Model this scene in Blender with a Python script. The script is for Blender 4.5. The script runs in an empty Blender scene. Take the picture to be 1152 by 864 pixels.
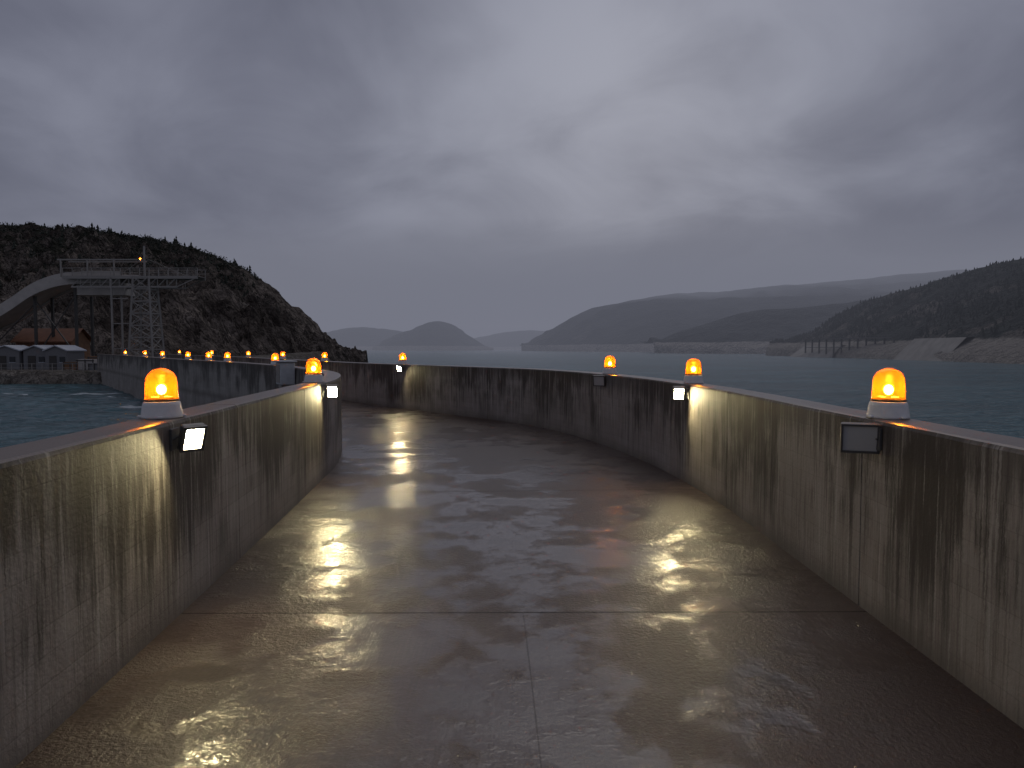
import bpy, math, random
from mathutils import Vector, Matrix, noise
random.seed(7)
D=bpy.data; S=bpy.context.scene
S.view_settings.view_transform='Standard'; S.view_settings.look='None'; S.view_settings.exposure=0

# ------------------------------------------------------------ node helpers
class G:
    def __init__(s,nt): s.nt=nt
    def set(s,inp,v):
        if isinstance(v,bpy.types.NodeSocket): s.nt.links.new(v,inp)
        elif v is not None:
            if hasattr(inp.default_value,'__len__') and not hasattr(v,'__len__'): v=(v,)*len(inp.default_value)
            if hasattr(inp.default_value,'__len__') and len(inp.default_value)==4 and len(v)==3: v=tuple(v)+(1,)
            inp.default_value=v
    def n(s,t,props=None,**kw):
        nd=s.nt.nodes.new(t)
        for k,v in (props or {}).items(): setattr(nd,k,v)
        for k,v in kw.items(): s.set(nd.inputs[k.replace('_',' ')],v)
        return nd
    def m(s,op,a,b=None,c=None,clamp=False):
        nd=s.nt.nodes.new('ShaderNodeMath'); nd.operation=op; nd.use_clamp=clamp
        s.set(nd.inputs[0],a)
        if b is not None: s.set(nd.inputs[1],b)
        if c is not None: s.set(nd.inputs[2],c)
        return nd.outputs[0]
    def v(s,op,a,b=None):
        nd=s.nt.nodes.new('ShaderNodeVectorMath'); nd.operation=op
        s.set(nd.inputs[0],a)
        if b is not None: s.set(nd.inputs[1],b)
        return nd.outputs[1] if op in('DOT_PRODUCT','LENGTH','DISTANCE') else nd.outputs[0]
    def mix(s,f,a,b,blend='MIX'):
        nd=s.nt.nodes.new('ShaderNodeMix'); nd.data_type='RGBA'; nd.blend_type=blend
        s.set(nd.inputs[0],f); s.set(nd.inputs[6],a); s.set(nd.inputs[7],b); return nd.outputs[2]
    def noise(s,vec,scale,detail=4,rough=.55,dist=0):
        nd=s.n('ShaderNodeTexNoise',Vector=vec,Scale=scale,Detail=detail,Roughness=rough,Distortion=dist); return nd.outputs[0]
    def ramp(s,f,lo,hi,a=0.0,b=1.0,smooth=True):
        nd=s.nt.nodes.new('ShaderNodeMapRange'); nd.interpolation_type='SMOOTHSTEP' if smooth else 'LINEAR'
        s.set(nd.inputs[0],f)
        for i,x in enumerate((lo,hi,a,b)): s.set(nd.inputs[i+1],x)
        return nd.outputs[0]
    def comb(s,x,y,z):
        nd=s.nt.nodes.new('ShaderNodeCombineXYZ')
        for i,q in enumerate((x,y,z)): s.set(nd.inputs[i],q)
        return nd.outputs[0]
    def sep(s,v):
        nd=s.nt.nodes.new('ShaderNodeSeparateXYZ'); s.set(nd.inputs[0],v); return nd.outputs
    def bump(s,h,strength,dist,normal=None):
        nd=s.nt.nodes.new('ShaderNodeBump'); s.set(nd.inputs['Strength'],strength); s.set(nd.inputs['Distance'],dist); s.set(nd.inputs['Height'],h)
        if normal: s.set(nd.inputs['Normal'],normal)
        return nd.outputs[0]
def mat(name):
    m=D.materials.new(name); m.use_nodes=True; nt=m.node_tree; g=G(nt); g.b=nt.nodes['Principled BSDF']; g.out=nt.nodes['Material Output']; g.mat=m
    g.P=lambda k,v: g.set(g.b.inputs[k],v)
    g.pos=nt.nodes.new('ShaderNodeNewGeometry').outputs['Position']
    tc=nt.nodes.new('ShaderNodeTexCoord'); g.uv=tc.outputs['UV']; g.obj=tc.outputs['Object']
    return g
def simple(name,col,rough=.6,metal=0,var=.25,scale=8):
    g=mat(name); nz=g.noise(g.pos,scale,3,.6)
    a=tuple(c*(1-var) for c in col); b=tuple(c*(1+var) for c in col)
    g.P('Base Color',g.mix(nz,a,b)); g.P('Roughness',rough); g.P('Metallic',metal)
    return g.mat

# ------------------------------------------------------------ mesh builder
class MB:
    def __init__(s): s.v=[];s.f=[];s.m=[]
    def add(s,vs,fs,mi=0):
        o=len(s.v); s.v+=[tuple(p) for p in vs]; s.f+=[tuple(i+o for i in f) for f in fs]; s.m+=[mi]*len(fs)
    def box(s,c,size,mi=0,rot=None,bev=0.0):
        x,y,z=[q/2 for q in size]; R=rot or Matrix.Identity(3); c=Vector(c)
        if bev<=0:
            P=[(-x,-y,-z),(x,-y,-z),(x,y,-z),(-x,y,-z),(-x,-y,z),(x,-y,z),(x,y,z),(-x,y,z)]
            F=[(0,3,2,1),(4,5,6,7),(0,1,5,4),(1,2,6,5),(2,3,7,6),(3,0,4,7)]
            s.add([c+R@Vector(p) for p in P],F,mi)
        else:
            b=bev; rings=[]
            def ring(xx,yy,zz,bb): return [(-xx+bb,-yy,zz),(xx-bb,-yy,zz),(xx,-yy+bb,zz),(xx,yy-bb,zz),(xx-bb,yy,zz),(-xx+bb,yy,zz),(-xx,yy-bb,zz),(-xx,-yy+bb,zz)]
            for zz,ins in ((-z,b),(-z+b,0),(z-b,0),(z,b)): rings.append(ring(x-ins,y-ins,zz,b))
            P=[p for r in rings for p in r]; F=[]
            for k in range(3):
                for i in range(8):
                    j=(i+1)%8; F.append((k*8+i,k*8+j,(k+1)*8+j,(k+1)*8+i))
            F.append(tuple(reversed(range(8)))); F.append(tuple(range(24,32)))
            s.add([c+R@Vector(p) for p in P],F,mi)
    def beam(s,p,q,w,h=None,mi=0):
        p=Vector(p);q=Vector(q);d=q-p;L=d.length;h=h or w
        R=d.to_track_quat('Y','Z').to_matrix()
        s.box((p+q)/2,(w,L,h),mi,R)
    def lathe(s,prof,seg=24,mi=0,c=(0,0,0)):
        c=Vector(c);P=[];F=[]
        for r,z in prof:
            for i in range(seg):
                a=2*math.pi*i/seg; P.append(c+Vector((r*math.cos(a),r*math.sin(a),z)))
        for k in range(len(prof)-1):
            for i in range(seg):
                j=(i+1)%seg; F.append((k*seg+i,k*seg+j,(k+1)*seg+j,(k+1)*seg+i))
        s.add(P,F,mi)
    def mesh(s,name,mats,smooth=False):
        me=D.meshes.new(name); me.from_pydata(s.v,[],s.f)
        for m in mats: me.materials.append(m)
        me.polygons.foreach_set('material_index',s.m)
        me.polygons.foreach_set('use_smooth',[smooth]*len(s.f)); me.update(); return me
    def obj(s,name,mats,smooth=False): return link(name,s.mesh(name,mats,smooth))
def link(name,me,loc=(0,0,0)):
    o=D.objects.new(name,me); S.collection.objects.link(o); o.location=loc; return o

# ------------------------------------------------------------ dam layout
pairs=[((-1.9,-60),(2.7,-60)),((-2.0,-30),(2.7,-30)),((-2.15,-14),(2.7,-14)),((-2.25,-4),(2.7,-4)),((-2.38,3.3),(2.69,3.4)),((-2.59,6.6),(2.70,6.6)),
((-2.8,9.5),(2.66,9.7)),((-3.08,12.5),(2.12,13.7)),((-3.8,15.6),(.6,18.2)),((-5.3,19.1),(-2.05,21.7)),((-7.6,23.3),(-5.2,25.6)),
((-11,28.5),(-8.2,30.2)),((-16,35.2),(-13,38)),((-23,45.5),(-20,49)),((-31,57),(-28,60)),((-41,71),(-37,73.5))]
def cr(pts,n=16):
    P=[Vector(p) for p in pts]; P=[P[0]*2-P[1]]+P+[P[-1]*2-P[-2]]; out=[]
    for i in range(1,len(P)-2):
        d0=(P[i]-P[i-1]).length; d1=(P[i+1]-P[i]).length; d2=(P[i+2]-P[i+1]).length
        t1=((P[i]-P[i-1])/d0*d1+(P[i+1]-P[i])/d1*d0)/(d0+d1)*d1
        t2=((P[i+1]-P[i])/d1*d2+(P[i+2]-P[i+1])/d2*d1)/(d1+d2)*d1
        for k in range(n):
            t=k/n; out.append((2*t**3-3*t*t+1)*P[i]+(t**3-2*t*t+t)*t1+(-2*t**3+3*t*t)*P[i+1]+(t**3-t*t)*t2)
    out.append(P[-2].copy()); return out
Lp=cr([p[0] for p in pairs]); Rp=cr([p[1] for p in pairs])
class Line:
    def __init__(s,pts,side):
        s.p=pts; s.side=side; s.s=[0]
        for a,b in zip(pts,pts[1:]): s.s.append(s.s[-1]+(b-a).length)
        s.L=s.s[-1]
    def at(s,q):
        q=min(max(q,0),s.L)
        import bisect
        i=min(max(bisect.bisect_right(s.s,q)-1,0),len(s.p)-2)
        t=(q-s.s[i])/(s.s[i+1]-s.s[i]); p=s.p[i].lerp(s.p[i+1],t)
        def tan(k):
            a=s.p[max(k-1,0)];b=s.p[min(k+1,len(s.p)-1)]; return (b-a).normalized()
        d=tan(i).lerp(tan(i+1),t).normalized(); n=Vector((-d.y,d.x))*s.side   # outward
        return p,d,n
    def sY(s,Y):
        for i in range(len(s.p)-1):
            if s.p[i].y<=Y<=s.p[i+1].y: return s.s[i]+(s.s[i+1]-s.s[i])*(Y-s.p[i].y)/(s.p[i+1].y-s.p[i].y)
        return s.L
LL=Line(Lp,1); RL=Line(Rp,-1)
H=1.47; TH=.35; WR=-6.0; WL=-1.45

# ------------------------------------------------------------ materials
def concrete_wall(seed):
    g=mat('weathered_board_formed_concrete'); u,v0,_=g.sep(g.uv)
    v=g.m('MINIMUM',v0,g.m('SUBTRACT',2*H+TH,v0))   # height above deck, on both faces
    base=g.noise(g.comb(u,v0,seed),1.3,5,.6); fine=g.noise(g.comb(u,v0,seed),28,4,.7)
    col=g.mix(base,(.235,.208,.186),(.42,.385,.35))
    col=g.mix(g.m('MULTIPLY',fine,.5),col,(.18,.158,.140))
    brd=g.m('FRACT',g.m('MULTIPLY',v,6.8)); bl=g.m('LESS_THAN',brd,.05)
    bid=g.m('FLOOR',g.m('MULTIPLY',v,6.8)); bn=g.noise(g.comb(g.m('MULTIPLY',u,.4),g.m('MULTIPLY',bid,3.7),seed),2,2)
    col=g.mix(g.ramp(bn,.4,.65,0,.3),col,(.17,.150,.133))
    col=g.mix(g.m('MULTIPLY',bl,.22),col,(.08,.07,.06))
    wob=g.m('MULTIPLY',fine,.03); uu=g.m('ADD',u,wob)
    s1=g.noise(g.comb(g.m('MULTIPLY',uu,4.2),g.m('MULTIPLY',v,.5),seed+3),1,5,.78)
    s2=g.noise(g.comb(g.m('MULTIPLY',uu,17),g.m('MULTIPLY',v,.6),seed+9),1,5,.78)
    s3=g.noise(g.comb(g.m('MULTIPLY',uu,45),g.m('MULTIPLY',v,.9),seed+13),1,3,.7)
    big=g.noise(g.comb(g.m('MULTIPLY',u,.6),g.m('MULTIPLY',v,.4),seed+5),1.5,3)
    bg_=g.m('MULTIPLY',g.m('SUBTRACT',big,.5),1.0)
    ln=g.m('ADD',g.m('MULTIPLY',g.m('SUBTRACT',s2,.5),2.4),g.m('MULTIPLY',bg_,2.2))
    top=g.ramp(g.m('ADD',v,ln),.32,1.28)
    d1=g.m('MULTIPLY',g.ramp(g.m('ADD',s1,bg_),.42,.57),g.m('ADD',.12,g.m('MULTIPLY',top,.82)))
    col=g.mix(d1,col,(.044,.035,.029))
    d2=g.m('MULTIPLY',g.ramp(g.m('ADD',s2,g.m('MULTIPLY',bg_,.6)),.48,.59),g.m('ADD',.24,g.m('MULTIPLY',top,.62)))
    col=g.mix(d2,col,(.052,.043,.036))
    col=g.mix(g.m('MULTIPLY',g.ramp(s3,.5,.64),.38),col,(.07,.06,.051))
    edge=g.ramp(g.m('ADD',v,g.m('MULTIPLY',g.m('SUBTRACT',s2,.5),1.5)),1.05,1.40)
    col=g.mix(g.m('MULTIPLY',edge,.7),col,(.040,.031,.025))
    w=g.m('MULTIPLY',g.ramp(g.noise(g.comb(g.m('MULTIPLY',uu,14),g.m('MULTIPLY',v,.5),seed+20),1,3,.7),.57,.67),.4)
    col=g.mix(w,col,(.47,.445,.41))
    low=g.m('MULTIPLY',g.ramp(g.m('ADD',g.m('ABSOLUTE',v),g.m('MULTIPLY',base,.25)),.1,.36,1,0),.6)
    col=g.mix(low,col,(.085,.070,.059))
    nz=g.sep(g.nt.nodes.new('ShaderNodeNewGeometry').outputs['True Normal'])[2]
    cop=g.ramp(nz,.5,.8); cc=g.mix(base,(.085,.052,.035),(.18,.135,.10)); col=g.mix(cop,col,cc)
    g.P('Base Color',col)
    g.P('Roughness',g.mix(cop,(.7,)*3,(.28,)*3))
    h=g.m('SUBTRACT',g.m('MULTIPLY',fine,.7),g.m('MULTIPLY',bl,.25))
    g.P('Normal',g.bump(h,.55,.012)); return g.mat

def deck_mat():
    g=mat('wet_concrete_deck'); u,v,_=g.sep(g.uv); p=g.pos
    x,y,z=g.sep(p)
    big=g.noise(p,.42,3,.6,.4); med=g.noise(p,1.7,5,.65); fine=g.noise(p,30,4,.7)
    brush=g.noise(g.comb(g.m('MULTIPLY',x,60),g.m('MULTIPLY',y,2.0),0),1,2,.6)
    col=g.mix(g.ramp(big,.35,.65),(.052,.030,.023),(.072,.048,.040))
    col=g.mix(g.m('MULTIPLY',g.ramp(med,.5,.7),.6),col,(.028,.017,.013))
    col=g.mix(g.m('MULTIPLY',g.ramp(fine,.45,.7),.35),col,(.11,.076,.062))
    col=g.mix(g.m('MULTIPLY',g.ramp(brush,.4,.7),.3),col,(.028,.019,.016))
    ju=g.m('ABSOLUTE',g.m('SUBTRACT',g.m('FRACT',g.m('DIVIDE',g.m('SUBTRACT',u,5.3-2.3),4.6)),.5))
    wob=g.m('MULTIPLY',g.m('SUBTRACT',fine,.5),.0022)
    j1=g.m('MULTIPLY',g.m('LESS_THAN',g.m('ADD',ju,wob),.0024),.75)
    j2=g.m('MULTIPLY',g.m('LESS_THAN',g.m('ABSOLUTE',g.m('SUBTRACT',v,.497)),.0008),g.m('MULTIPLY',g.m('LESS_THAN',u,5.3),.35))
    jm=g.m('MAXIMUM',j1,j2)
    col=g.mix(g.m('MULTIPLY',jm,.95),col,(.008,.006,.005))
    g.P('Base Color',col)
    wet=g.ramp(g.m('ADD',g.m('ADD',g.m('MULTIPLY',big,.5),g.m('MULTIPLY',med,.44)),g.m('MULTIPLY',fine,.06)),.465,.545)
    dry=g.m('SUBTRACT',1,wet); nj=g.m('SUBTRACT',1,jm)
    g.P('Roughness',.38); g.P('IOR',1.4); g.P('Specular IOR Level',g.m('MULTIPLY',nj,.35))
    g.P('Coat Weight',g.m('MULTIPLY',nj,g.m('ADD',.30,g.m('MULTIPLY',wet,.62)))); g.P('Coat IOR',1.40)
    g.P('Coat Roughness',g.m('ADD',.035,g.m('MULTIPLY',dry,g.m('ADD',.03,g.m('MULTIPLY',med,.17)))))
    rough=g.m('ADD',.30,g.m('MULTIPLY',dry,.8))
    h=g.m('ADD',g.m('MULTIPLY',fine,rough),g.m('MULTIPLY',brush,.08))
    h=g.m('ADD',h,g.m('MULTIPLY',med,.45)); h=g.m('SUBTRACT',h,g.m('MULTIPLY',jm,1.0))
    nn=g.bump(h,1.0,.0125); g.P('Normal',nn); g.P('Coat Normal',nn); return g.mat

def water_mat(name,c1,c2,wl,strength,caps=False):
    g=mat(name); p=g.pos; x,y,z=g.sep(p)
    q=g.comb(g.m('MULTIPLY',x,.55),y,0)
    n1=g.noise(q,1/wl,4,.62,.3); n2=g.noise(q,.08/wl,3,.5); n3=g.noise(q,.012,3,.55)
    col=g.mix(n3,c1,c2); col=g.mix(g.ramp(g.m('ADD',g.m('MULTIPLY',n1,.6),g.m('MULTIPLY',n2,.4)),.42,.6,.7,0),col,tuple(c*.40 for c in c1))
    if caps:
        cp=g.m('MULTIPLY',g.ramp(g.m('ADD',g.noise(g.comb(g.m('MULTIPLY',x,.35),y,3),.35,5,.6),g.m('MULTIPLY',g.m('SUBTRACT',z,WL),.5)),.64,.68),.8); col=g.mix(cp,col,(.6,.65,.67))
    g.P('Base Color',col); g.P('Roughness',.2); g.P('IOR',1.33)
    h=g.m('ADD',n1,g.m('MULTIPLY',n2,3)); g.P('Normal',g.bump(h,strength,wl*(1.3 if not caps else .3))); return g.mat

def hill_mat(name,rock1,rock2,veg1,veg2,sc,band=None,vegbias=0.0,zveg=None,crack=.8):
    g=mat(name); p=g.pos; x,y,z=g.sep(p)
    nz=g.sep(g.nt.nodes.new('ShaderNodeNewGeometry').outputs['Normal'])[2]
    n1=g.noise(p,sc,5,.68,.3); n2=g.noise(p,sc*5,4,.72); n3=g.noise(p,sc*.3,2,.5)
    ps=g.comb(g.m('ADD',x,g.m('MULTIPLY',z,.5)),y,g.m('MULTIPLY',z,.38))
    st=g.noise(ps,sc*3.2,4,.7,.8)
    rock=g.mix(g.ramp(n1,.35,.65),rock1,rock2); rock=g.mix(g.m('MULTIPLY',g.ramp(n2,.45,.6),.5),rock,tuple(c*.4 for c in rock1))
    crk=g.ramp(g.m('ABSOLUTE',g.m('SUBTRACT',st,.5)),0,.05,crack,0); rock=g.mix(crk,rock,tuple(c*.22 for c in rock1))
    veg=g.mix(n2,veg1,veg2)
    k=g.m('ADD',g.m('MULTIPLY',nz,.9),g.m('ADD',g.m('MULTIPLY',g.m('SUBTRACT',n1,.5),1.7),g.m('ADD',vegbias,g.m('MULTIPLY',g.m('SUBTRACT',n3,.5),.8))))
    if zveg: k=g.m('ADD',k,g.ramp(z,zveg[0],zveg[1],-.35,.5))
    f=g.ramp(k,.62,.80); col=g.mix(f,rock,veg)
    if band:
        zz=g.m('ADD',z,g.m('MULTIPLY',g.m('SUBTRACT',n1,.5),band[1]))
        strat=g.noise(g.comb(g.m('MULTIPLY',x,.01),g.m('MULTIPLY',y,.01),g.m('MULTIPLY',z,1.1)),1,3,.7)
        bc=g.mix(strat,band[2],band[3]); bc=g.mix(g.m('MULTIPLY',n2,.7),bc,tuple(c*.5 for c in band[2]))
        col=g.mix(g.ramp(zz,band[0]-1,band[0]+1,1,0),col,bc)
    g.P('Base Color',col); g.P('Roughness',.9); g.P('Specular IOR Level',.2)
    g.P('Normal',g.bump(g.m('ADD',n2,g.m('ADD',n1,g.m('MULTIPLY',st,.8))),.9,.4/sc)); return g.mat

# ------------------------------------------------------------ parapet walls
def build_wall(line,name,m,joints):
    prof=[(0,-.02),(0,.06),(0,.3),(0,H-.03),(.012,H-.008),(.035,H),(TH-.035,H),(TH-.01,H-.01),(TH,H-.035),(TH,WL-.3),(TH,-11)]
    vl=[0]
    for a,b in zip(prof,prof[1:]): vl.append(vl[-1]+math.hypot(b[0]-a[0],b[1]-a[1]))
    st=[(i*.25,0) for i in range(int(line.L/.25)+1)]+[(line.L,0)]
    for j in joints:
        st=[q for q in st if abs(q[0]-j)>.03]+[(j-.008,0),(j-.004,1),(j+.004,1),(j+.008,0)]
    st.sort(); V=[];UV=[]
    for s_,gr in st:
        p,d,n=line.at(s_)
        for k,(o,z) in enumerate(prof):
            w=.004*noise.noise(Vector((s_*1.7,k*3.1,line.side))) if 2<=k<=8 else 0
            oo=o+w; zz=z+w*.6
            if gr:
                if k<=3: oo+=.02
                elif k<=8: zz-=.015
            q=p+n*oo; V.append((q.x,q.y,zz)); UV.append((s_,vl[k]))
    F=[];K=len(prof)
    for i in range(len(st)-1):
        for k in range(K-1):
            a=i*K+k; f=(a,a+1,a+K+1,a+K) if line.side>0 else (a,a+K,a+K+1,a+1); F.append(f)
    F.append(tuple(range((len(st)-1)*K,len(st)*K)))
    me=D.meshes.new(name); me.from_pydata(V,[],F); uv=me.uv_layers.new(name='UVMap')
    for l in me.loops: uv.data[l.index].uv=UV[l.vertex_index]
    me.materials.append(m)
    import bmesh
    bm=bmesh.new(); bm.from_mesh(me); bmesh.ops.recalc_face_normals(bm,faces=bm.faces)
    bm.faces.ensure_lookup_table()
    f=bm.faces[2]; p,d,n=line.at(0)
    if f.normal.x*n.x+f.normal.y*n.y>0: bmesh.ops.reverse_faces(bm,faces=bm.faces)
    bm.to_mesh(me); bm.free()
    return link(name,me)
def joints(line,ys,step=3.6):
    js=[line.sY(y) for y in ys]; s=js[-1]
    while s+step<line.L-1: s+=step; js.append(s)
    s=js[0]
    while s-step>1: s-=step; js.append(s)
    return js
build_wall(RL,'concrete_parapet_wall',concrete_wall(2.0),joints(RL,[5.45,8.85,13.4,17.0]))
build_wall(LL,'concrete_parapet_wall',concrete_wall(31.0),joints(LL,[6.7,9.6]))
def build_deck():
    N=len(Lp);M=14;V=[];UV=[];F=[];s=-60.0
    for i in range(N):
        a=Lp[i];b=Rp[i]
        if i: s+=((Lp[i]+Rp[i])/2-(Lp[i-1]+Rp[i-1])/2).length
        e=(b-a).normalized()*.12; a=a-e;b=b+e
        for k in range(M+1):
            q=a.lerp(b,k/M); V.append((q.x,q.y,0)); UV.append((s,k/M))
    for i in range(N-1):
        for k in range(M):
            a=i*(M+1)+k; F.append((a,a+1,a+M+2,a+M+1))
    me=D.meshes.new('walkway'); me.from_pydata(V,[],F); uv=me.uv_layers.new(name='UVMap')
    for l in me.loops: uv.data[l.index].uv=UV[l.vertex_index]
    me.materials.append(deck_mat()); link('dam_walkway',me)
build_deck()

# ------------------------------------------------------------ water
wm=water_mat('reservoir_water',(.034,.112,.140),(.050,.145,.172),1.6,1.0)
mb=MB(); mb.add([(-9000,-400,WR),(9000,-400,WR),(9000,12000,WR),(-9000,12000,WR)],[(0,1,2,3)]); mb.obj('reservoir_water',[wm])
wm2=water_mat('basin_water',(.022,.086,.104),(.034,.120,.138),.9,1.0,True)
mb=MB(); pts=[(LL.at(s)[0]+LL.at(s)[2]*.2) for s in [i*LL.L/60 for i in range(61)]]
V=[(p.x,p.y,WL-.2) for p in pts]+[(-500,75,WL-.2),(-500,-60,WL-.2)]
mb.add(V,[tuple(range(len(V)))])
st=.32; x0,y0=-85,-4; nx=int((-2-x0)/st); ny=int(77/st)
def wav(x,y):
    a=1-abs(noise.noise(Vector((x*.28,y*.55,0))))*2.2; b=1-abs(noise.noise(Vector((x*.8+3,y*1.3,5))))*2
    return .17*(a-.5)+.07*(b-.5)+.03*noise.noise(Vector((x*2.2,y*3,9)))
lx=[]
for j in range(ny+1):
    lx.append(LL.at(LL.sY(min(y0+j*st,70.9)))[0].x-.15)
VV=[(x0+i*st,y0+j*st,WL+wav(x0+i*st,y0+j*st)) for j in range(ny+1) for i in range(nx+1)]
FF=[(j*(nx+1)+i,j*(nx+1)+i+1,(j+1)*(nx+1)+i+1,(j+1)*(nx+1)+i) for j in range(ny) for i in range(nx) if x0+(i+1)*st<lx[j]]
mb.add(VV,FF); mb.obj('basin_water',[wm2],True)

# ------------------------------------------------------------ hills
def lerp_list(pts,t):
    x=t*(len(pts)-1); i=min(int(x),len(pts)-2); f=x-i
    return Vector(pts[i]).lerp(Vector(pts[i+1]),f)
def hill(name,ridge,foot,m,nu,nv,amp,nsc,zf=-8,power=.75,back=1.0,cliff=None,smooth=True,sil=.35,crag=0):
    R=cr([Vector(r) for r in ridge],8) if len(ridge)>2 else [Vector(r) for r in ridge]
    Fo=cr([Vector((f[0],f[1],zf)) for f in foot],8)
    V=[];n2=nv+nv//3
    for i in range(nu+1):
        r=lerp_list(R,i/nu); f=lerp_list(Fo,i/nu)
        for k in range(n2+1):
            if k<=nv: t=k/nv; p=f.lerp(r,t); hz=t**power
            else:
                t2=(k-nv)/(nv//3); t=1; p=r+(r-f).normalized()*((r-f).length*back*t2); hz=1-t2*t2
            z=zf+(r.z-zf)*hz
            if cliff:
                c=cliff*(1-math.exp(-t*18)); z=max(z,zf+c) if t>0 else zf
            q=Vector((p.x,p.y,z*.6))*nsc
            nn=noise.hetero_terrain(q,.9,2.1,6,.7)-.9
            rg=abs(noise.noise(q*2.3))*-1.2+.4
            env=min(1,t*4)
            d=amp*env*(nn*.5+rg+.5*noise.noise(q*7))
            edge=abs(k-nv)/nv
            e2=sil+(1-sil)*min(1,edge*4)
            d*=e2
            if crag:
                r1=1-abs(noise.noise(q*5+Vector((3,1,7))))*2.4; r2=1-abs(noise.noise(q*12))*2.2
                d+=crag*env*e2*(r1*.8+r2*.45-.4)
            dx=.5*amp*env*noise.noise(q*3+Vector((9,2,5)))
            V.append((p.x+dx*(sil if k==nv else 1),p.y+dx,z+d))
    K=n2+1;F=[]
    for i in range(nu):
        for k in range(n2):
            a=i*K+k; F.append((a,a+K,a+K+1,a+1))
    me=D.meshes.new(name); me.from_pydata(V,[],F); me.materials.append(m)
    me.polygons.foreach_set('use_smooth',[smooth]*len(F)); me.update()
    if me.polygons[len(F)//2].normal.z<0: me.flip_normals()
    link(name,me); return V,K,nu,nv
rockL=hill_mat('rocky_hillside',(.085,.066,.054),(.30,.25,.21),(.008,.010,.007),(.028,.026,.016),.13,vegbias=-.22,zveg=(11,22))
HL=hill('rocky_hill',
 [(-230,170,33),(-180,165,33),(-145,160,31),(-115,160,28.6),(-103,160,28),(-89,160,27.5),(-75,160,24.8),(-65,160,21.2),(-57,160,15.8),(-49,160,9.6),(-42.5,160,4.2),(-34,162,-4)],
 [(-230,95),(-180,98),(-145,100),(-115,102),(-100,102),(-86,103),(-72,104),(-61,107),(-53,114),(-45,124),(-38,136),(-32,150)],
 rockL,330,120,3.4,.075,zf=-4,power=.62,back=.8,smooth=False,sil=.25,crag=1.6)
forest=hill_mat('forested_hillside',(.12,.105,.09),(.22,.2,.18),(.007,.012,.011),(.022,.028,.024),.03,band=(8,5,(.26,.235,.205),(.46,.415,.37)),vegbias=.12)
HC=hill('forested_hill',
 [(335,900,6),(355,870,16),(384,800,48),(412,700,66),(436,600,79),(480,450,92),(520,300,100),(560,150,100)],
 [(285,800),(288,740),(285,650),(277,540),(268,440),(258,340),(250,230),(245,100)],
 forest,220,70,6,.012,zf=-8,power=.85,cliff=15)
farm=hill_mat('far_hillside',(.10,.09,.085),(.16,.15,.14),(.010,.016,.019),(.024,.030,.031),.008,band=(12,8,(.26,.235,.21),(.48,.44,.40)),vegbias=.2)
hill('wooded_ridge',[(245,1300,4),(300,1300,28),(364,1300,50),(445,1300,68),(535,1300,76),(624,1300,86),(800,1300,112),(1100,1300,140)],
 [(240,1200),(270,1120),(330,1060),(420,1020),(520,1000),(640,980),(820,960),(1100,950)],farm,150,50,10,.006,cliff=18)
hill('mountain_ridge',[(30,2350,0),(75,2320,36),(126,2300,66),(241,2300,120),(356,2300,148),(471,2300,168),(644,2300,182),(931,2300,208),(1219,2300,232),(1434,2300,252),(1800,2300,270),(2600,2300,280)],
 [(30,2250),(80,2100),(130,1950),(200,1800),(260,1650),(330,1550),(450,1500),(700,1450),(1000,1450),(1300,1450),(1700,1450),(2600,1450)],farm,220,60,16,.0035,cliff=20)
hill('distant_mountain',[(-560,3000,8),(-510,3000,44),(-416,3000,78),(-334,3000,112),(-250,3000,98),(-175,3000,52),(-80,3000,-2)],
 [(-560,2850),(-510,2780),(-416,2700),(-334,2650),(-250,2700),(-175,2780),(-80,2900)],farm,90,40,16,.004,cliff=12)
hill('distant_mountain',[(-1500,3700,90),(-1200,3700,60),(-972,3700,80),(-792,3700,108),(-612,3700,92),(-432,3700,62),(-300,3700,10)],
 [(-1500,3300),(-1200,3300),(-972,3300),(-792,3300),(-612,3300),(-432,3350),(-300,3500)],farm,90,40,16,.004)
hill('distant_mountain',[(-420,4700,20),(-200,4700,80),(134,4700,118),(415,4700,90),(800,4700,60)],
 [(-420,4500),(-200,4300),(134,4200),(415,4300),(800,4400)],farm,80,30,16,.003)

# ------------------------------------------------------------ vegetation masses
leaf=mat('conifer_foliage'); nz_=leaf.noise(leaf.pos,.8,2); leaf.P('Base Color',leaf.mix(nz_,(.008,.012,.008),(.030,.034,.022))); leaf.P('Roughness',.85)
def conifer(mb,p,h,tiers=4,seg=6,w=.28):
    x,y,z=p; mb.beam((x,y,z-.3),(x,y,z+h*.5),h*.035,mi=0)
    for t in range(tiers):
        z0=z+h*(.12+.8*t/tiers); z1=z+h*(.12+.88*(t+1.5)/(tiers+.5)); r=h*w*(1-t/(tiers+.4))
        P=[(x+random.uniform(-.05,.05)*h,y,min(z1,z+h))]
        for i in range(seg):
            a=6.283*i/seg+random.uniform(-.4,.4); rr=r*random.uniform(.45,1.2)
            P.append((x+rr*math.cos(a),y+rr*math.sin(a),z0+random.uniform(-.08,.06)*h))
        mb.add(P,[(0,1+i,1+(i+1)%seg) for i in range(seg)],0)
def shrub(mb,p,r,n=26):
    for _ in range(n):
        d=Vector((random.gauss(0,1),random.gauss(0,1),abs(random.gauss(0,.8)))).normalized()*r*random.uniform(.5,1.05)
        c=Vector(p)+d; e=r*.28
        mb.add([c+Vector([random.uniform(-e,e) for _ in range(3)]) for _ in range(3)],[(0,1,2)],0)
V,K,nu,nv=HL; mb=MB()
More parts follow.
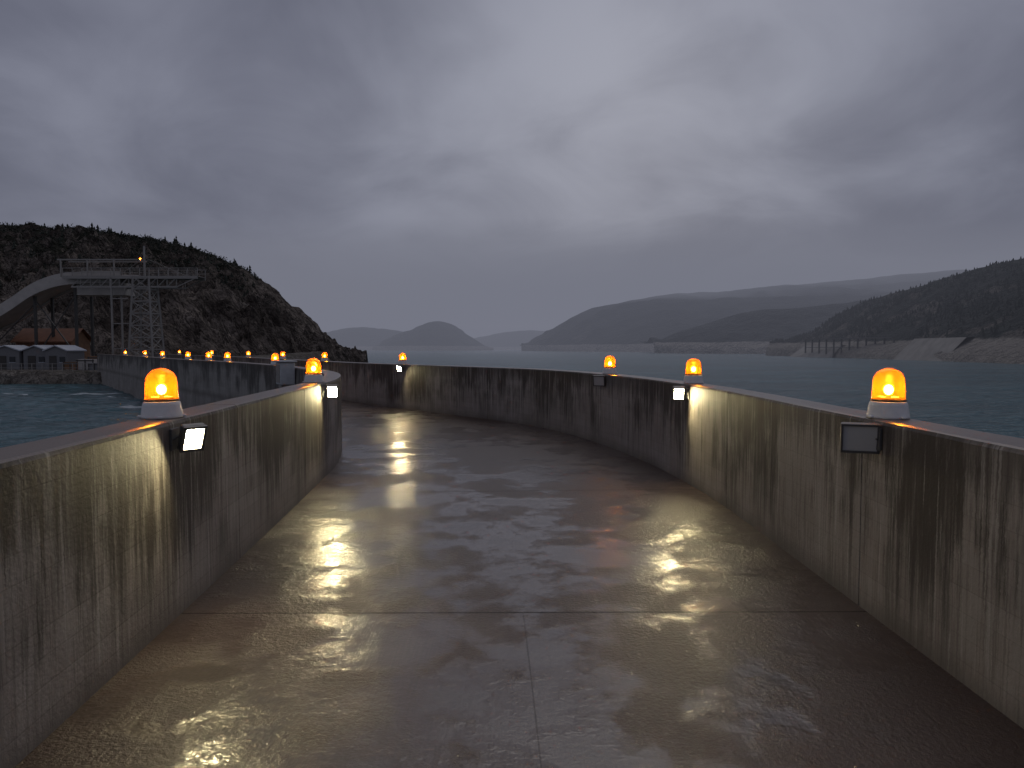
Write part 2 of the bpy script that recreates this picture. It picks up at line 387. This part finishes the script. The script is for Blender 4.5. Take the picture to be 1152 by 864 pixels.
for _ in range(7500):
    i=random.randrange(nu); k=int(nv*min(1.08,random.random()**.55*1.1)); p=V[i*K+k]
    dens=noise.noise(Vector(p)*.06)+(p[2]-15)/13
    if dens<random.uniform(-.1,.7) or p[0]>-44: continue
    if random.random()<.07: conifer(mb,(p[0],p[1],p[2]-.3),random.uniform(.8,2.2),3,6,.36)
    else: shrub(mb,(p[0],p[1],p[2]-.2),random.uniform(.4,1.1),20)
mb.obj('hillside_trees',[leaf.mat])
V,K,nu,nv=HC; mb=MB()
for _ in range(7000):
    i=random.randrange(nu); k=int(nv*random.uniform(.12,1.06)); p=V[i*K+k]
    if p[2]<11 or noise.noise(Vector(p)*.02)<-.25: continue
    p=(p[0]+random.uniform(-3,3),p[1]+random.uniform(-4,4),p[2]-1.8)
    conifer(mb,p,random.uniform(3,5.2),2,5,.34)
mb.obj('forest_trees',[leaf.mat])

# ------------------------------------------------------------ rocky shore
shore=hill_mat('shore_rock',(.14,.12,.10),(.30,.27,.235),(.05,.045,.03),(.09,.08,.06),.45,vegbias=-.35)
mb=MB(); nx,ny=180,110; VV=[]
for j in range(ny+1):
    for i in range(nx+1):
        x=-140+i*(112)/nx; y=60+j*(100)/ny
        e=y-66.5-1.6*noise.noise(Vector((x*.13,0,1)))-.8*noise.noise(Vector((x*.6,3,1)))
        z=-3+2.7*max(0,min(1,e/2.2+.3))+max(0,(y-100)*.04)
        z+=.35*noise.noise(Vector((x*.5,y*.5,0)))*(1 if e<3 else .35)+.12*noise.noise(Vector((x*1.7,y*1.7,4)))
        z-=max(0,(x+38))*1.2
        VV.append((x,y,max(z,-9)))
FF=[(j*(nx+1)+i,j*(nx+1)+i+1,(j+1)*(nx+1)+i+1,(j+1)*(nx+1)+i) for j in range(ny) for i in range(nx)]
mb.add(VV,FF); mb.obj('shore_ground',[shore])

# ------------------------------------------------------------ site structures
steel=simple('galvanised_steel',(.28,.26,.24),.5,.3); dark=simple('dark_steel',(.06,.055,.05),.5,.3)
conc=simple('pale_concrete',(.42,.39,.36),.8,0,.35,.8); wood=simple('weathered_timber',(.20,.105,.055),.8,0,.4,2)
roofm=simple('pale_sheet_roof',(.48,.50,.54),.5,.1,.2,1.5); hutw=simple('grey_panel_wall',(.17,.17,.175),.7); glassd=simple('dark_window',(.02,.022,.026),.15)
def site():
    mb=MB(); Y0,Y1=87,91.5
    pr=cr([Vector(q) for q in [(-92,-1.0),(-80,1.6),(-70,3.8),(-64.5,5.6),(-61,7.6),(-58.2,9.4),(-55.5,10.4),(-52,10.8),(-47.5,10.8)]],6)
    for a,b in zip(pr,pr[1:]):
        for yy,w,dz in ((Y0,.35,.55),(Y1,.35,.55)):
            mb.add([(a.x,yy-w/2,a.y-.9),(b.x,yy-w/2,b.y-.9),(b.x,yy+w/2,b.y-.9),(a.x,yy+w/2,a.y-.9),(a.x,yy-w/2,a.y+dz),(b.x,yy-w/2,b.y+dz),(b.x,yy+w/2,b.y+dz),(a.x,yy+w/2,a.y+dz)],
              [(0,1,5,4),(2,3,7,6),(4,5,6,7),(0,3,2,1)],0)
        mb.add([(a.x,Y0,a.y),(b.x,Y0,b.y),(b.x,Y1,b.y),(a.x,Y1,a.y),(a.x,Y0,a.y-.6),(b.x,Y0,b.y-.6),(b.x,Y1,b.y-.6),(a.x,Y1,a.y-.6)],[(0,1,2,3),(7,6,5,4)],0)
    for x,z in ((-76,1.6),(-66,4.2),(-58.5,8.4),(-53.5,10)):
        for yy in (Y0+.6,Y1-.6): mb.beam((x,yy,-1.5),(x,yy,z),.28,mi=1)
    for a,b in (((-66,Y0+.6,3.8),(-58.5,Y0+.6,0)),((-58.5,Y0+.6,8),(-53.5,Y0+.6,1)),((-66,Y0+.6,0),(-58.5,Y0+.6,7.5)),((-58.5,Y0+.6,1),(-53.5,Y0+.6,8.5))): mb.beam(a,b,.12,mi=1)
    mb.box((-50.6,88.9,9.3),(6.2,2.6,1.5),0)
    mb.obj('concrete_chute',[conc,dark])
    mb=MB(); y0,y1=86.0,88.2; x0,x1=-54,-37.8; zt=10.55
    for yy in (y0,y1):
        mb.beam((x0,yy,zt),(x1,yy,zt),.18,.36); mb.beam((x0+1,yy,zt-1.15),(x1-2.5,yy,zt-1.15),.12,.18); mb.beam((x1-2.5,yy,zt-1.15),(x1,yy,zt),.1)
        n=11
        for i in range(n):
            a=x0+1+(x1-3.5-x0)*i/n;b=x0+1+(x1-3.5-x0)*(i+1)/n
            mb.beam((a,yy,zt-1.15),(b,yy,zt),.08); mb.beam((b,yy,zt-1.15),(b,yy,zt),.06)
        for i in range(15):
            a=x0+(x1-x0)*i/14; mb.beam((a,yy,zt),(a,yy,zt+1.1),.06)
        mb.beam((x0,yy,zt+1.1),(x1,yy,zt+1.1),.07); mb.beam((x0,yy,zt+.6),(x1,yy,zt+.6),.05)
    mb.box(((x0+x1)/2,(y0+y1)/2,zt+.12),(x1-x0,y1-y0,.05),0)
    for x in (-54.2,-51,-47.8): mb.beam((x,y0,zt),(x,y0,zt+2.2),.14)
    mb.beam((-54.6,y0,zt+2.1),(-45,y0,zt+2.1),.16); mb.beam((-54.6,y1,zt+2.1),(-45,y1,zt+2.1),.12)
    for yy in (y0,y1): mb.beam((-48.2,yy,-1),(-48.2,yy,zt),.18)
    for z in (2,5,8): mb.beam((-48.2,y0,z),(-46.2,y0,z),.1)
    mb.obj('steel_gantry',[steel])
    mb=MB(); cx,cy=-44.6,86.9; hb,ht=1.55,.95; zb,zt2=-1,10.6
    cor=[(-1,-1),(1,-1),(1,1),(-1,1)]
    def P(c,z):
        h=hb+(ht-hb)*(z-zb)/(zt2-zb); return Vector((cx+c[0]*h,cy+c[1]*h,z))
    lev=[zb+(zt2-zb)*i/8 for i in range(9)]
    for c in cor: mb.beam(P(c,zb),P(c,zt2),.2)
    for i in range(8):
        for a in range(4):
            c,d=cor[a],cor[(a+1)%4]
            mb.beam(P(c,lev[i]),P(d,lev[i+1]),.09); mb.beam(P(d,lev[i]),P(c,lev[i+1]),.09); mb.beam(P(c,lev[i+1]),P(d,lev[i+1]),.12)
    mb.beam((cx,cy,zt2),(cx,cy,14.4),.18); mb.beam((cx-.7,cy,12.6),(cx+.5,cy,12.6),.08); mb.beam((cx,cy,13.0),(cx-3.5,cy,zt2),.04); mb.beam((cx,cy,13.0),(cx+5.5,cy,zt2),.04)
    for i in range(26): mb.beam((cx-.25,cy-1.7+.55*i/26,-.6+i*.43),(cx+.25,cy-1.7+.55*i/26,-.6+i*.43),.04)
    mb.obj('lattice_tower',[steel])
    for hx,hy,w in ((-62,79.5,2.9),(-58.6,79.5,2.9),(-55.2,79,2.9),(-52.2,79.3,2.5),(-49.6,79,2.4)):
        mb=MB(); d=3.0; e=2.15; r=.45
        mb.box((0,0,e/2-.4),(w,d,e+.8),0)
        mb.add([(-w/2,-d/2,e),(w/2,-d/2,e),(0,-d/2,e+r*.9)],[(0,1,2)],0); mb.add([(-w/2,d/2,e),(w/2,d/2,e),(0,d/2,e+r*.9)],[(0,2,1)],0)
        ov=.18
        for sg in (-1,1):
            A=Vector((sg*(w/2+ov),-d/2-ov,e-.1));B=Vector((0,-d/2-ov,e+r));C=Vector((0,d/2+ov,e+r));Dd=Vector((sg*(w/2+ov),d/2+ov,e-.1)); up=Vector((0,0,.12))
            mb.add([A,B,C,Dd,A+up,B+up,C+up,Dd+up],[(0,1,2,3),(4,5,6,7),(0,1,5,4),(3,2,6,7),(0,3,7,4)],1)
        mb.box((-.35,-d/2-.03,.75),(.8,.06,1.6),2); mb.box((.72,-d/2-.03,1.15),(.6,.05,.6),3); mb.box((.72,-d/2-.05,.82),(.7,.08,.06),1)
        o=mb.obj('site_hut',[hutw,roofm,dark,glassd]); o.location=(hx,hy,-.35); o.rotation_euler[2]=random.uniform(-.06,.06)
    mb=MB(); 
    mb.box((0,0,1.6),(7,4,3.2),0)
    for i in range(14): mb.box((-3.3+i*.507,-2.04,1.6),(.42,.07,3.1),1)
    mb.add([(-3.9,-2.5,3.2),(3.9,-2.5,3.2),(3.9,0,4.9),(-3.9,0,4.9),(-3.9,2.5,3.2),(3.9,2.5,3.2),(-3.9,-2.5,3.05),(3.9,-2.5,3.05)],[(0,1,2,3),(3,2,5,4),(0,6,7,1)],1)
    mb.add([(-3.5,-2,3.2),(-3.5,2,3.2),(-3.5,0,4.75)],[(0,1,2)],0); mb.add([(3.5,-2,3.2),(3.5,2,3.2),(3.5,0,4.75)],[(0,2,1)],0)
    mb.box((-1,-2.1,1.1),(1.3,.08,2.2),2); mb.box((1.7,-2.1,1.8),(1.2,.08,.9),2)
    o=mb.obj('timber_shed',[wood,simple('rusty_roof',(.20,.085,.045),.7,0,.4,1.5),glassd]); o.location=(-59.5,92.5,-.3)
    for i,(x,y,s) in enumerate([(-47,76,1.0),(-45.6,76.5,1.3),(-44.2,75.6,.9),(-45.4,78.5,1.6),(-42.8,77,1.0)]):
        mb=MB(); mb.box((0,0,s/2),(s*1.4,s,s),0)
        for sg in (-1,1):
            for q in (-.45,0,.45): mb.box((q*s*1.35,sg*(s/2+.03),s/2),(.1,.05,s*.98),1)
            for zz in (.1,.9): mb.box((0,sg*(s/2+.06),s*zz),(s*1.4,.04,.1),1)
        o=mb.obj('timber_crate',[[wood,conc,hutw][i%3],dark]); o.location=(x,y,-.45); o.rotation_euler[2]=random.uniform(-.5,.5)
    mb=MB()
    for i in range(26):
        x=-66+i*1.0; mb.beam((x,69.6,-.7),(x,69.6,.55),.05)
    for z in (.1,.5): mb.beam((-66,69.6,z),(-41,69.6,z),.045)
    mb.obj('quay_railing',[steel])
site()
A=Vector((277,672,0));B=Vector((296,552,0)); mb=MB()
def on(t,z): q=A.lerp(B,t); return (q.x,q.y,z)
for i in range(12):
    t=i/11; mb.beam(on(t,-8),on(t,10.5),1.1,1.1)
mb.beam(on(0,10.5),on(1,10.5),4,1.1); mb.beam(on(0,12.6),on(1,12.6),.25,.25); mb.beam(on(0,3),on(1,3),.5,.5)
for i in range(34): mb.beam(on(i/33,10.5),on(i/33,12.6),.16)
mb.obj('spillway_bridge',[simple('bridge_steel',(.10,.09,.082),.6,.2)])
mb=MB()
mb.add([(267,692,-8),(280,628,-8),(291,628,5),(284,692,4.5),(320,640,5),(310,700,4.5)],[(0,1,2,3),(3,2,4,5)],0)
mb.add([(272,512,-8),(268,446,-8),(282,442,9),(287,508,9),(330,442,9.5),(330,508,9.5)],[(0,1,2,3),(3,2,4,5)],0)
mb.obj('concrete_embankment',[simple('embankment_concrete',(.215,.20,.18),.85,0,.5,.12)])

# ------------------------------------------------------------ beacons
plast=simple('white_beacon_base',(.62,.61,.60),.45,0,.12,30)
g=mat('amber_lens'); nt=g.nt
g.P('Base Color',(.9,.32,.02)); g.P('Roughness',.18)
g.P('Emission Color',(1,.25,.008)); g.P('Emission Strength',.36)
tr=g.n('ShaderNodeBsdfTransparent',Color=(1,.60,.13)); ms=nt.nodes.new('ShaderNodeMixShader'); ms.inputs[0].default_value=.45
nt.links.new(tr.outputs[0],ms.inputs[1]); nt.links.new(g.b.outputs[0],ms.inputs[2]); nt.links.new(ms.outputs[0],g.out.inputs[0]); lens=g.mat
lens.cycles.emission_sampling='NONE'
def emis(name,c,s,samp=True):
    g=mat(name); g.P('Base Color',(.8,.8,.8)); g.P('Emission Color',c); g.P('Emission Strength',s)
    if not samp: g.mat.cycles.emission_sampling='NONE'
    return g.mat
bulb=emis('amber_bulb',(1,.58,.14),190); refl=emis('amber_reflector',(1,.42,.04),1.2,False)
def beacon_mesh():
    mb=MB()
    mb.lathe([(0,0),(.148,0),(.150,.012),(.146,.022),(.136,.095),(.130,.118),(.120,.128),(.0,.130)],28,0)
    for a in range(4):
        t=a*math.pi/2+.785; mb.box((.152*math.cos(t),.152*math.sin(t),.012),(.035,.035,.018),0,Matrix.Rotation(t,3,'Z'),.004)
    mb.lathe([(.124,.127),(.127,.135),(.124,.142)],28,4)
    pr=[]
    for i in range(13):
        z=.142+i*.0115; r=.116-.006*i/12+(.0026 if i%2 else 0); pr.append((r,z))
    z0=pr[-1][1]
    for i in range(1,9):
        a=i/8*math.pi/2; pr.append((.110*math.cos(a)+.0005,z0+.100*math.sin(a)))
    mb.lathe(pr,28,1)
    mb.lathe([(.036*math.sin(a*math.pi/5)+1e-4,.215-.040*math.cos(a*math.pi/5)) for a in range(6)],10,2)
    mb.lathe([(0,.13),(.045,.132),(.05,.145),(.02,.15),(.016,.176)],14,4)
    mb.lathe([(.075,.16),(.06,.148),(.04,.145)],16,3)
    return mb.mesh('warning_beacon',[plast,lens,bulb,refl,dark],True)
BM=beacon_mesh()
def put_beacon(line,Y):
    p,d,n=line.at(line.sY(Y)); q=p+n*TH/2; o=link('warning_beacon',BM,(q.x,q.y,H+.001)); o.rotation_euler[2]=random.uniform(0,6)
for y in (5.42,10.75,14.75,23.85,30.0,36,43,52,61): put_beacon(RL,y)
for y in (5.45,11.1,23.2,29.2,31.6,34.6,40.8,47,55.5): put_beacon(LL,y)
o=link('warning_beacon',BM,(-45.1,86.9,12.64)); 

# ------------------------------------------------------------ floodlights
lamp_on=emis('led_panel_lit',(1,.84,.45),270)
lamp_off=mat('led_panel_unlit'); lamp_off.P('Base Color',(.42,.42,.41)); lamp_off.P('Roughness',.25); lamp_off=lamp_off.mat
house=simple('floodlight_housing',(.10,.10,.10),.4,.4)
def lamp_mesh(on):
    mb=MB(); w,h=(.13,.16) if on else (.23,.19); t=.022 if on else .015
    mb.box((-.035,0,0),(.05,w+2*t,h+2*t),0,None,.008)
    for i in range(9): mb.box((-.078,-w/2+.012+i*(w-.024)/8,0),(.036,.006,h*.85),0)
    hood=.02
    for sg in (-1,1):
        mb.box((-.012+hood/2,0,sg*(h/2+t/2)),(hood,w+2*t,t),0); mb.box((-.012+hood/2,sg*(w/2+t/2),0),(hood,t,h),0)
    mb.box((-.007,0,0),(.006,w-.002,h-.002),1)
    return mb.mesh('wall_floodlight',[house,lamp_on if on else lamp_off])
LM={True:lamp_mesh(True),False:lamp_mesh(False)}
def put_lamp(line,Y,on,ain,aback,down,out=.13,z=1.335):
    p,d,n=line.at(line.sY(Y)); inn=-n; f=(inn*ain-d*aback).normalized()
    q=p+inn*out; N=Vector((f.x,f.y,-down)).normalized()
    Yv=Vector((0,0,1)).cross(N).normalized(); Z=N.cross(Yv)
    M=Matrix((N,Yv,Z)).transposed().to_4x4(); M.translation=Vector((q.x,q.y,z))
    e=D.objects.new('wall_floodlight',None); S.collection.objects.link(e); e.matrix_world=M
    b=D.objects.new('lamp_body',LM[on]); S.collection.objects.link(b); b.parent=e
    mb=MB(); c=Vector((q.x,q.y,z)); wp=Vector((p.x,p.y,z))
    mi=M.inverted()
    ang=math.atan2(n.y,n.x); Rz=Matrix.Rotation(ang,3,'Z')
    mb.box(wp+Vector((inn.x,inn.y,0))*.012,(.02,.14,.16),0,Rz,.003)
    for sg in (-1,1):
        a=wp+Vector((d.x,d.y,0))*sg*.05+Vector((inn.x,inn.y,0))*.02; bb=c-N*.07+Yv*(sg if (Yv.x*d.x+Yv.y*d.y)>0 else -sg)*.08
        mb.beam(a,bb,.02,.012)
    me=mb.mesh('bracket',[house]); me.transform(mi); k=D.objects.new('bracket',me); S.collection.objects.link(k); k.parent=e
put_lamp(RL,5.22,False,.35,1,.15)
put_lamp(RL,10.45,True,.15,.9,.40,.15)
put_lamp(RL,14.6,False,.7,.7,.15)
put_lamp(RL,23.6,True,.7,.5,.45,.16)
put_lamp(LL,5.2,True,.62,.60,.40,.15)
put_lamp(LL,10.85,True,.15,.9,.40,.15)
put_lamp(RL,30.2,True,1,.2,.5)
p,d,n=LL.at(LL.sY(20.2)); q=p+n*(TH+.22); Rz=Matrix.Rotation(math.atan2(d.y,d.x),3,'Z')
mb=MB(); mb.box((0,0,0),(.75,.4,.62),0,Rz,.02); mb.box((0,0,.34),(.85,.5,.04),0,Rz,.01)
mb.box(Rz@Vector((0,.205,0)),(.62,.012,.5),1,Rz); mb.box(Rz@Vector((.25,.22,0)),(.03,.03,.12),1,Rz); mb.box((0,0,-.36),(.5,.3,.1),1,Rz)
o=mb.obj('electrical_cabinet',[simple('cabinet_paint',(.42,.43,.44),.5),steel]); o.location=(q.x,q.y,1.3)

# ------------------------------------------------------------ mist bank over the reservoir
FC=(.170,.178,.224)
def fog(name,c,size,dens,col):
    m=D.materials.new(name); m.use_nodes=True; nt=m.node_tree; nt.nodes.clear(); g=G(nt)
    out=nt.nodes.new('ShaderNodeOutputMaterial'); ab=g.n('ShaderNodeVolumeAbsorption',Color=(0,0,0),Density=dens); em=g.n('ShaderNodeEmission',Color=col,Strength=dens)
    ad=nt.nodes.new('ShaderNodeAddShader'); nt.links.new(ab.outputs[0],ad.inputs[0]); nt.links.new(em.outputs[0],ad.inputs[1]); nt.links.new(ad.outputs[0],out.inputs['Volume'])
    mb=MB(); mb.box(c,size,0); mb.obj(name,[m])
fog('mist',(0,5200,120),(16000,10000,260),.00032,FC)
fog('low_cloud',(1500,3300,250),(9000,2700,210),.0013,(.178,.186,.230))

# ------------------------------------------------------------ sky
w=D.worlds.new('World'); S.world=w; w.use_nodes=True; nt=w.node_tree; nt.nodes.clear(); g=G(nt)
out=nt.nodes.new('ShaderNodeOutputWorld'); tc=nt.nodes.new('ShaderNodeTexCoord')
dr=g.v('NORMALIZE',tc.outputs['Generated']); x,y,z=g.sep(dr)
den=g.m('ADD',g.m('MAXIMUM',z,0),.30)
pp=g.comb(g.m('DIVIDE',x,den),g.m('DIVIDE',y,den),0)
n1=g.noise(pp,.85,4,.5,.35); n2=g.noise(g.v('ADD',pp,(5.3,1.7,0)),2.2,5,.52,.5)
cl=g.m('ADD',g.m('MULTIPLY',n1,.6),g.m('MULTIPLY',n2,.4))
col=g.mix(g.ramp(cl,.35,.63),(.104,.110,.152),(.222,.232,.295))
lobe=g.m('POWER',g.m('MAXIMUM',g.v('DOT_PRODUCT',dr,Vector((.16,1,.31)).normalized()),0),20)
col=g.mix(g.m('MULTIPLY',lobe,g.ramp(cl,.38,.60,.30,.85)),col,(.37,.385,.455))
hz=g.ramp(z,0,.19,1,0); col=g.mix(g.m('MULTIPLY',hz,.8),col,FC)
bg=g.n('ShaderNodeBackground',Color=col,Strength=1.0)
sk=nt.nodes.new('ShaderNodeTexSky'); sk.sky_type='NISHITA'; sk.sun_disc=False; sk.sun_elevation=math.radians(20); sk.sun_rotation=math.radians(10)
bg2=g.n('ShaderNodeBackground',Color=sk.outputs[0],Strength=.0012)
ad=nt.nodes.new('ShaderNodeAddShader'); nt.links.new(bg.outputs[0],ad.inputs[0]); nt.links.new(bg2.outputs[0],ad.inputs[1]); nt.links.new(ad.outputs[0],out.inputs[0])
sl=D.lights.new('sun','SUN'); sl.energy=.45; sl.angle=math.radians(40); sl.color=(1,.96,.93)
so=link('sun',sl); so.rotation_euler=(math.radians(-38),0,math.radians(-10))

# ------------------------------------------------------------ camera
c=D.cameras.new('camera'); c.lens=25; c.sensor_width=36; c.clip_end=20000; c.clip_start=.05
co=link('camera',c,(0,0,2.0)); co.rotation_euler=(math.radians(90)-math.atan(.05),0,0); S.camera=co
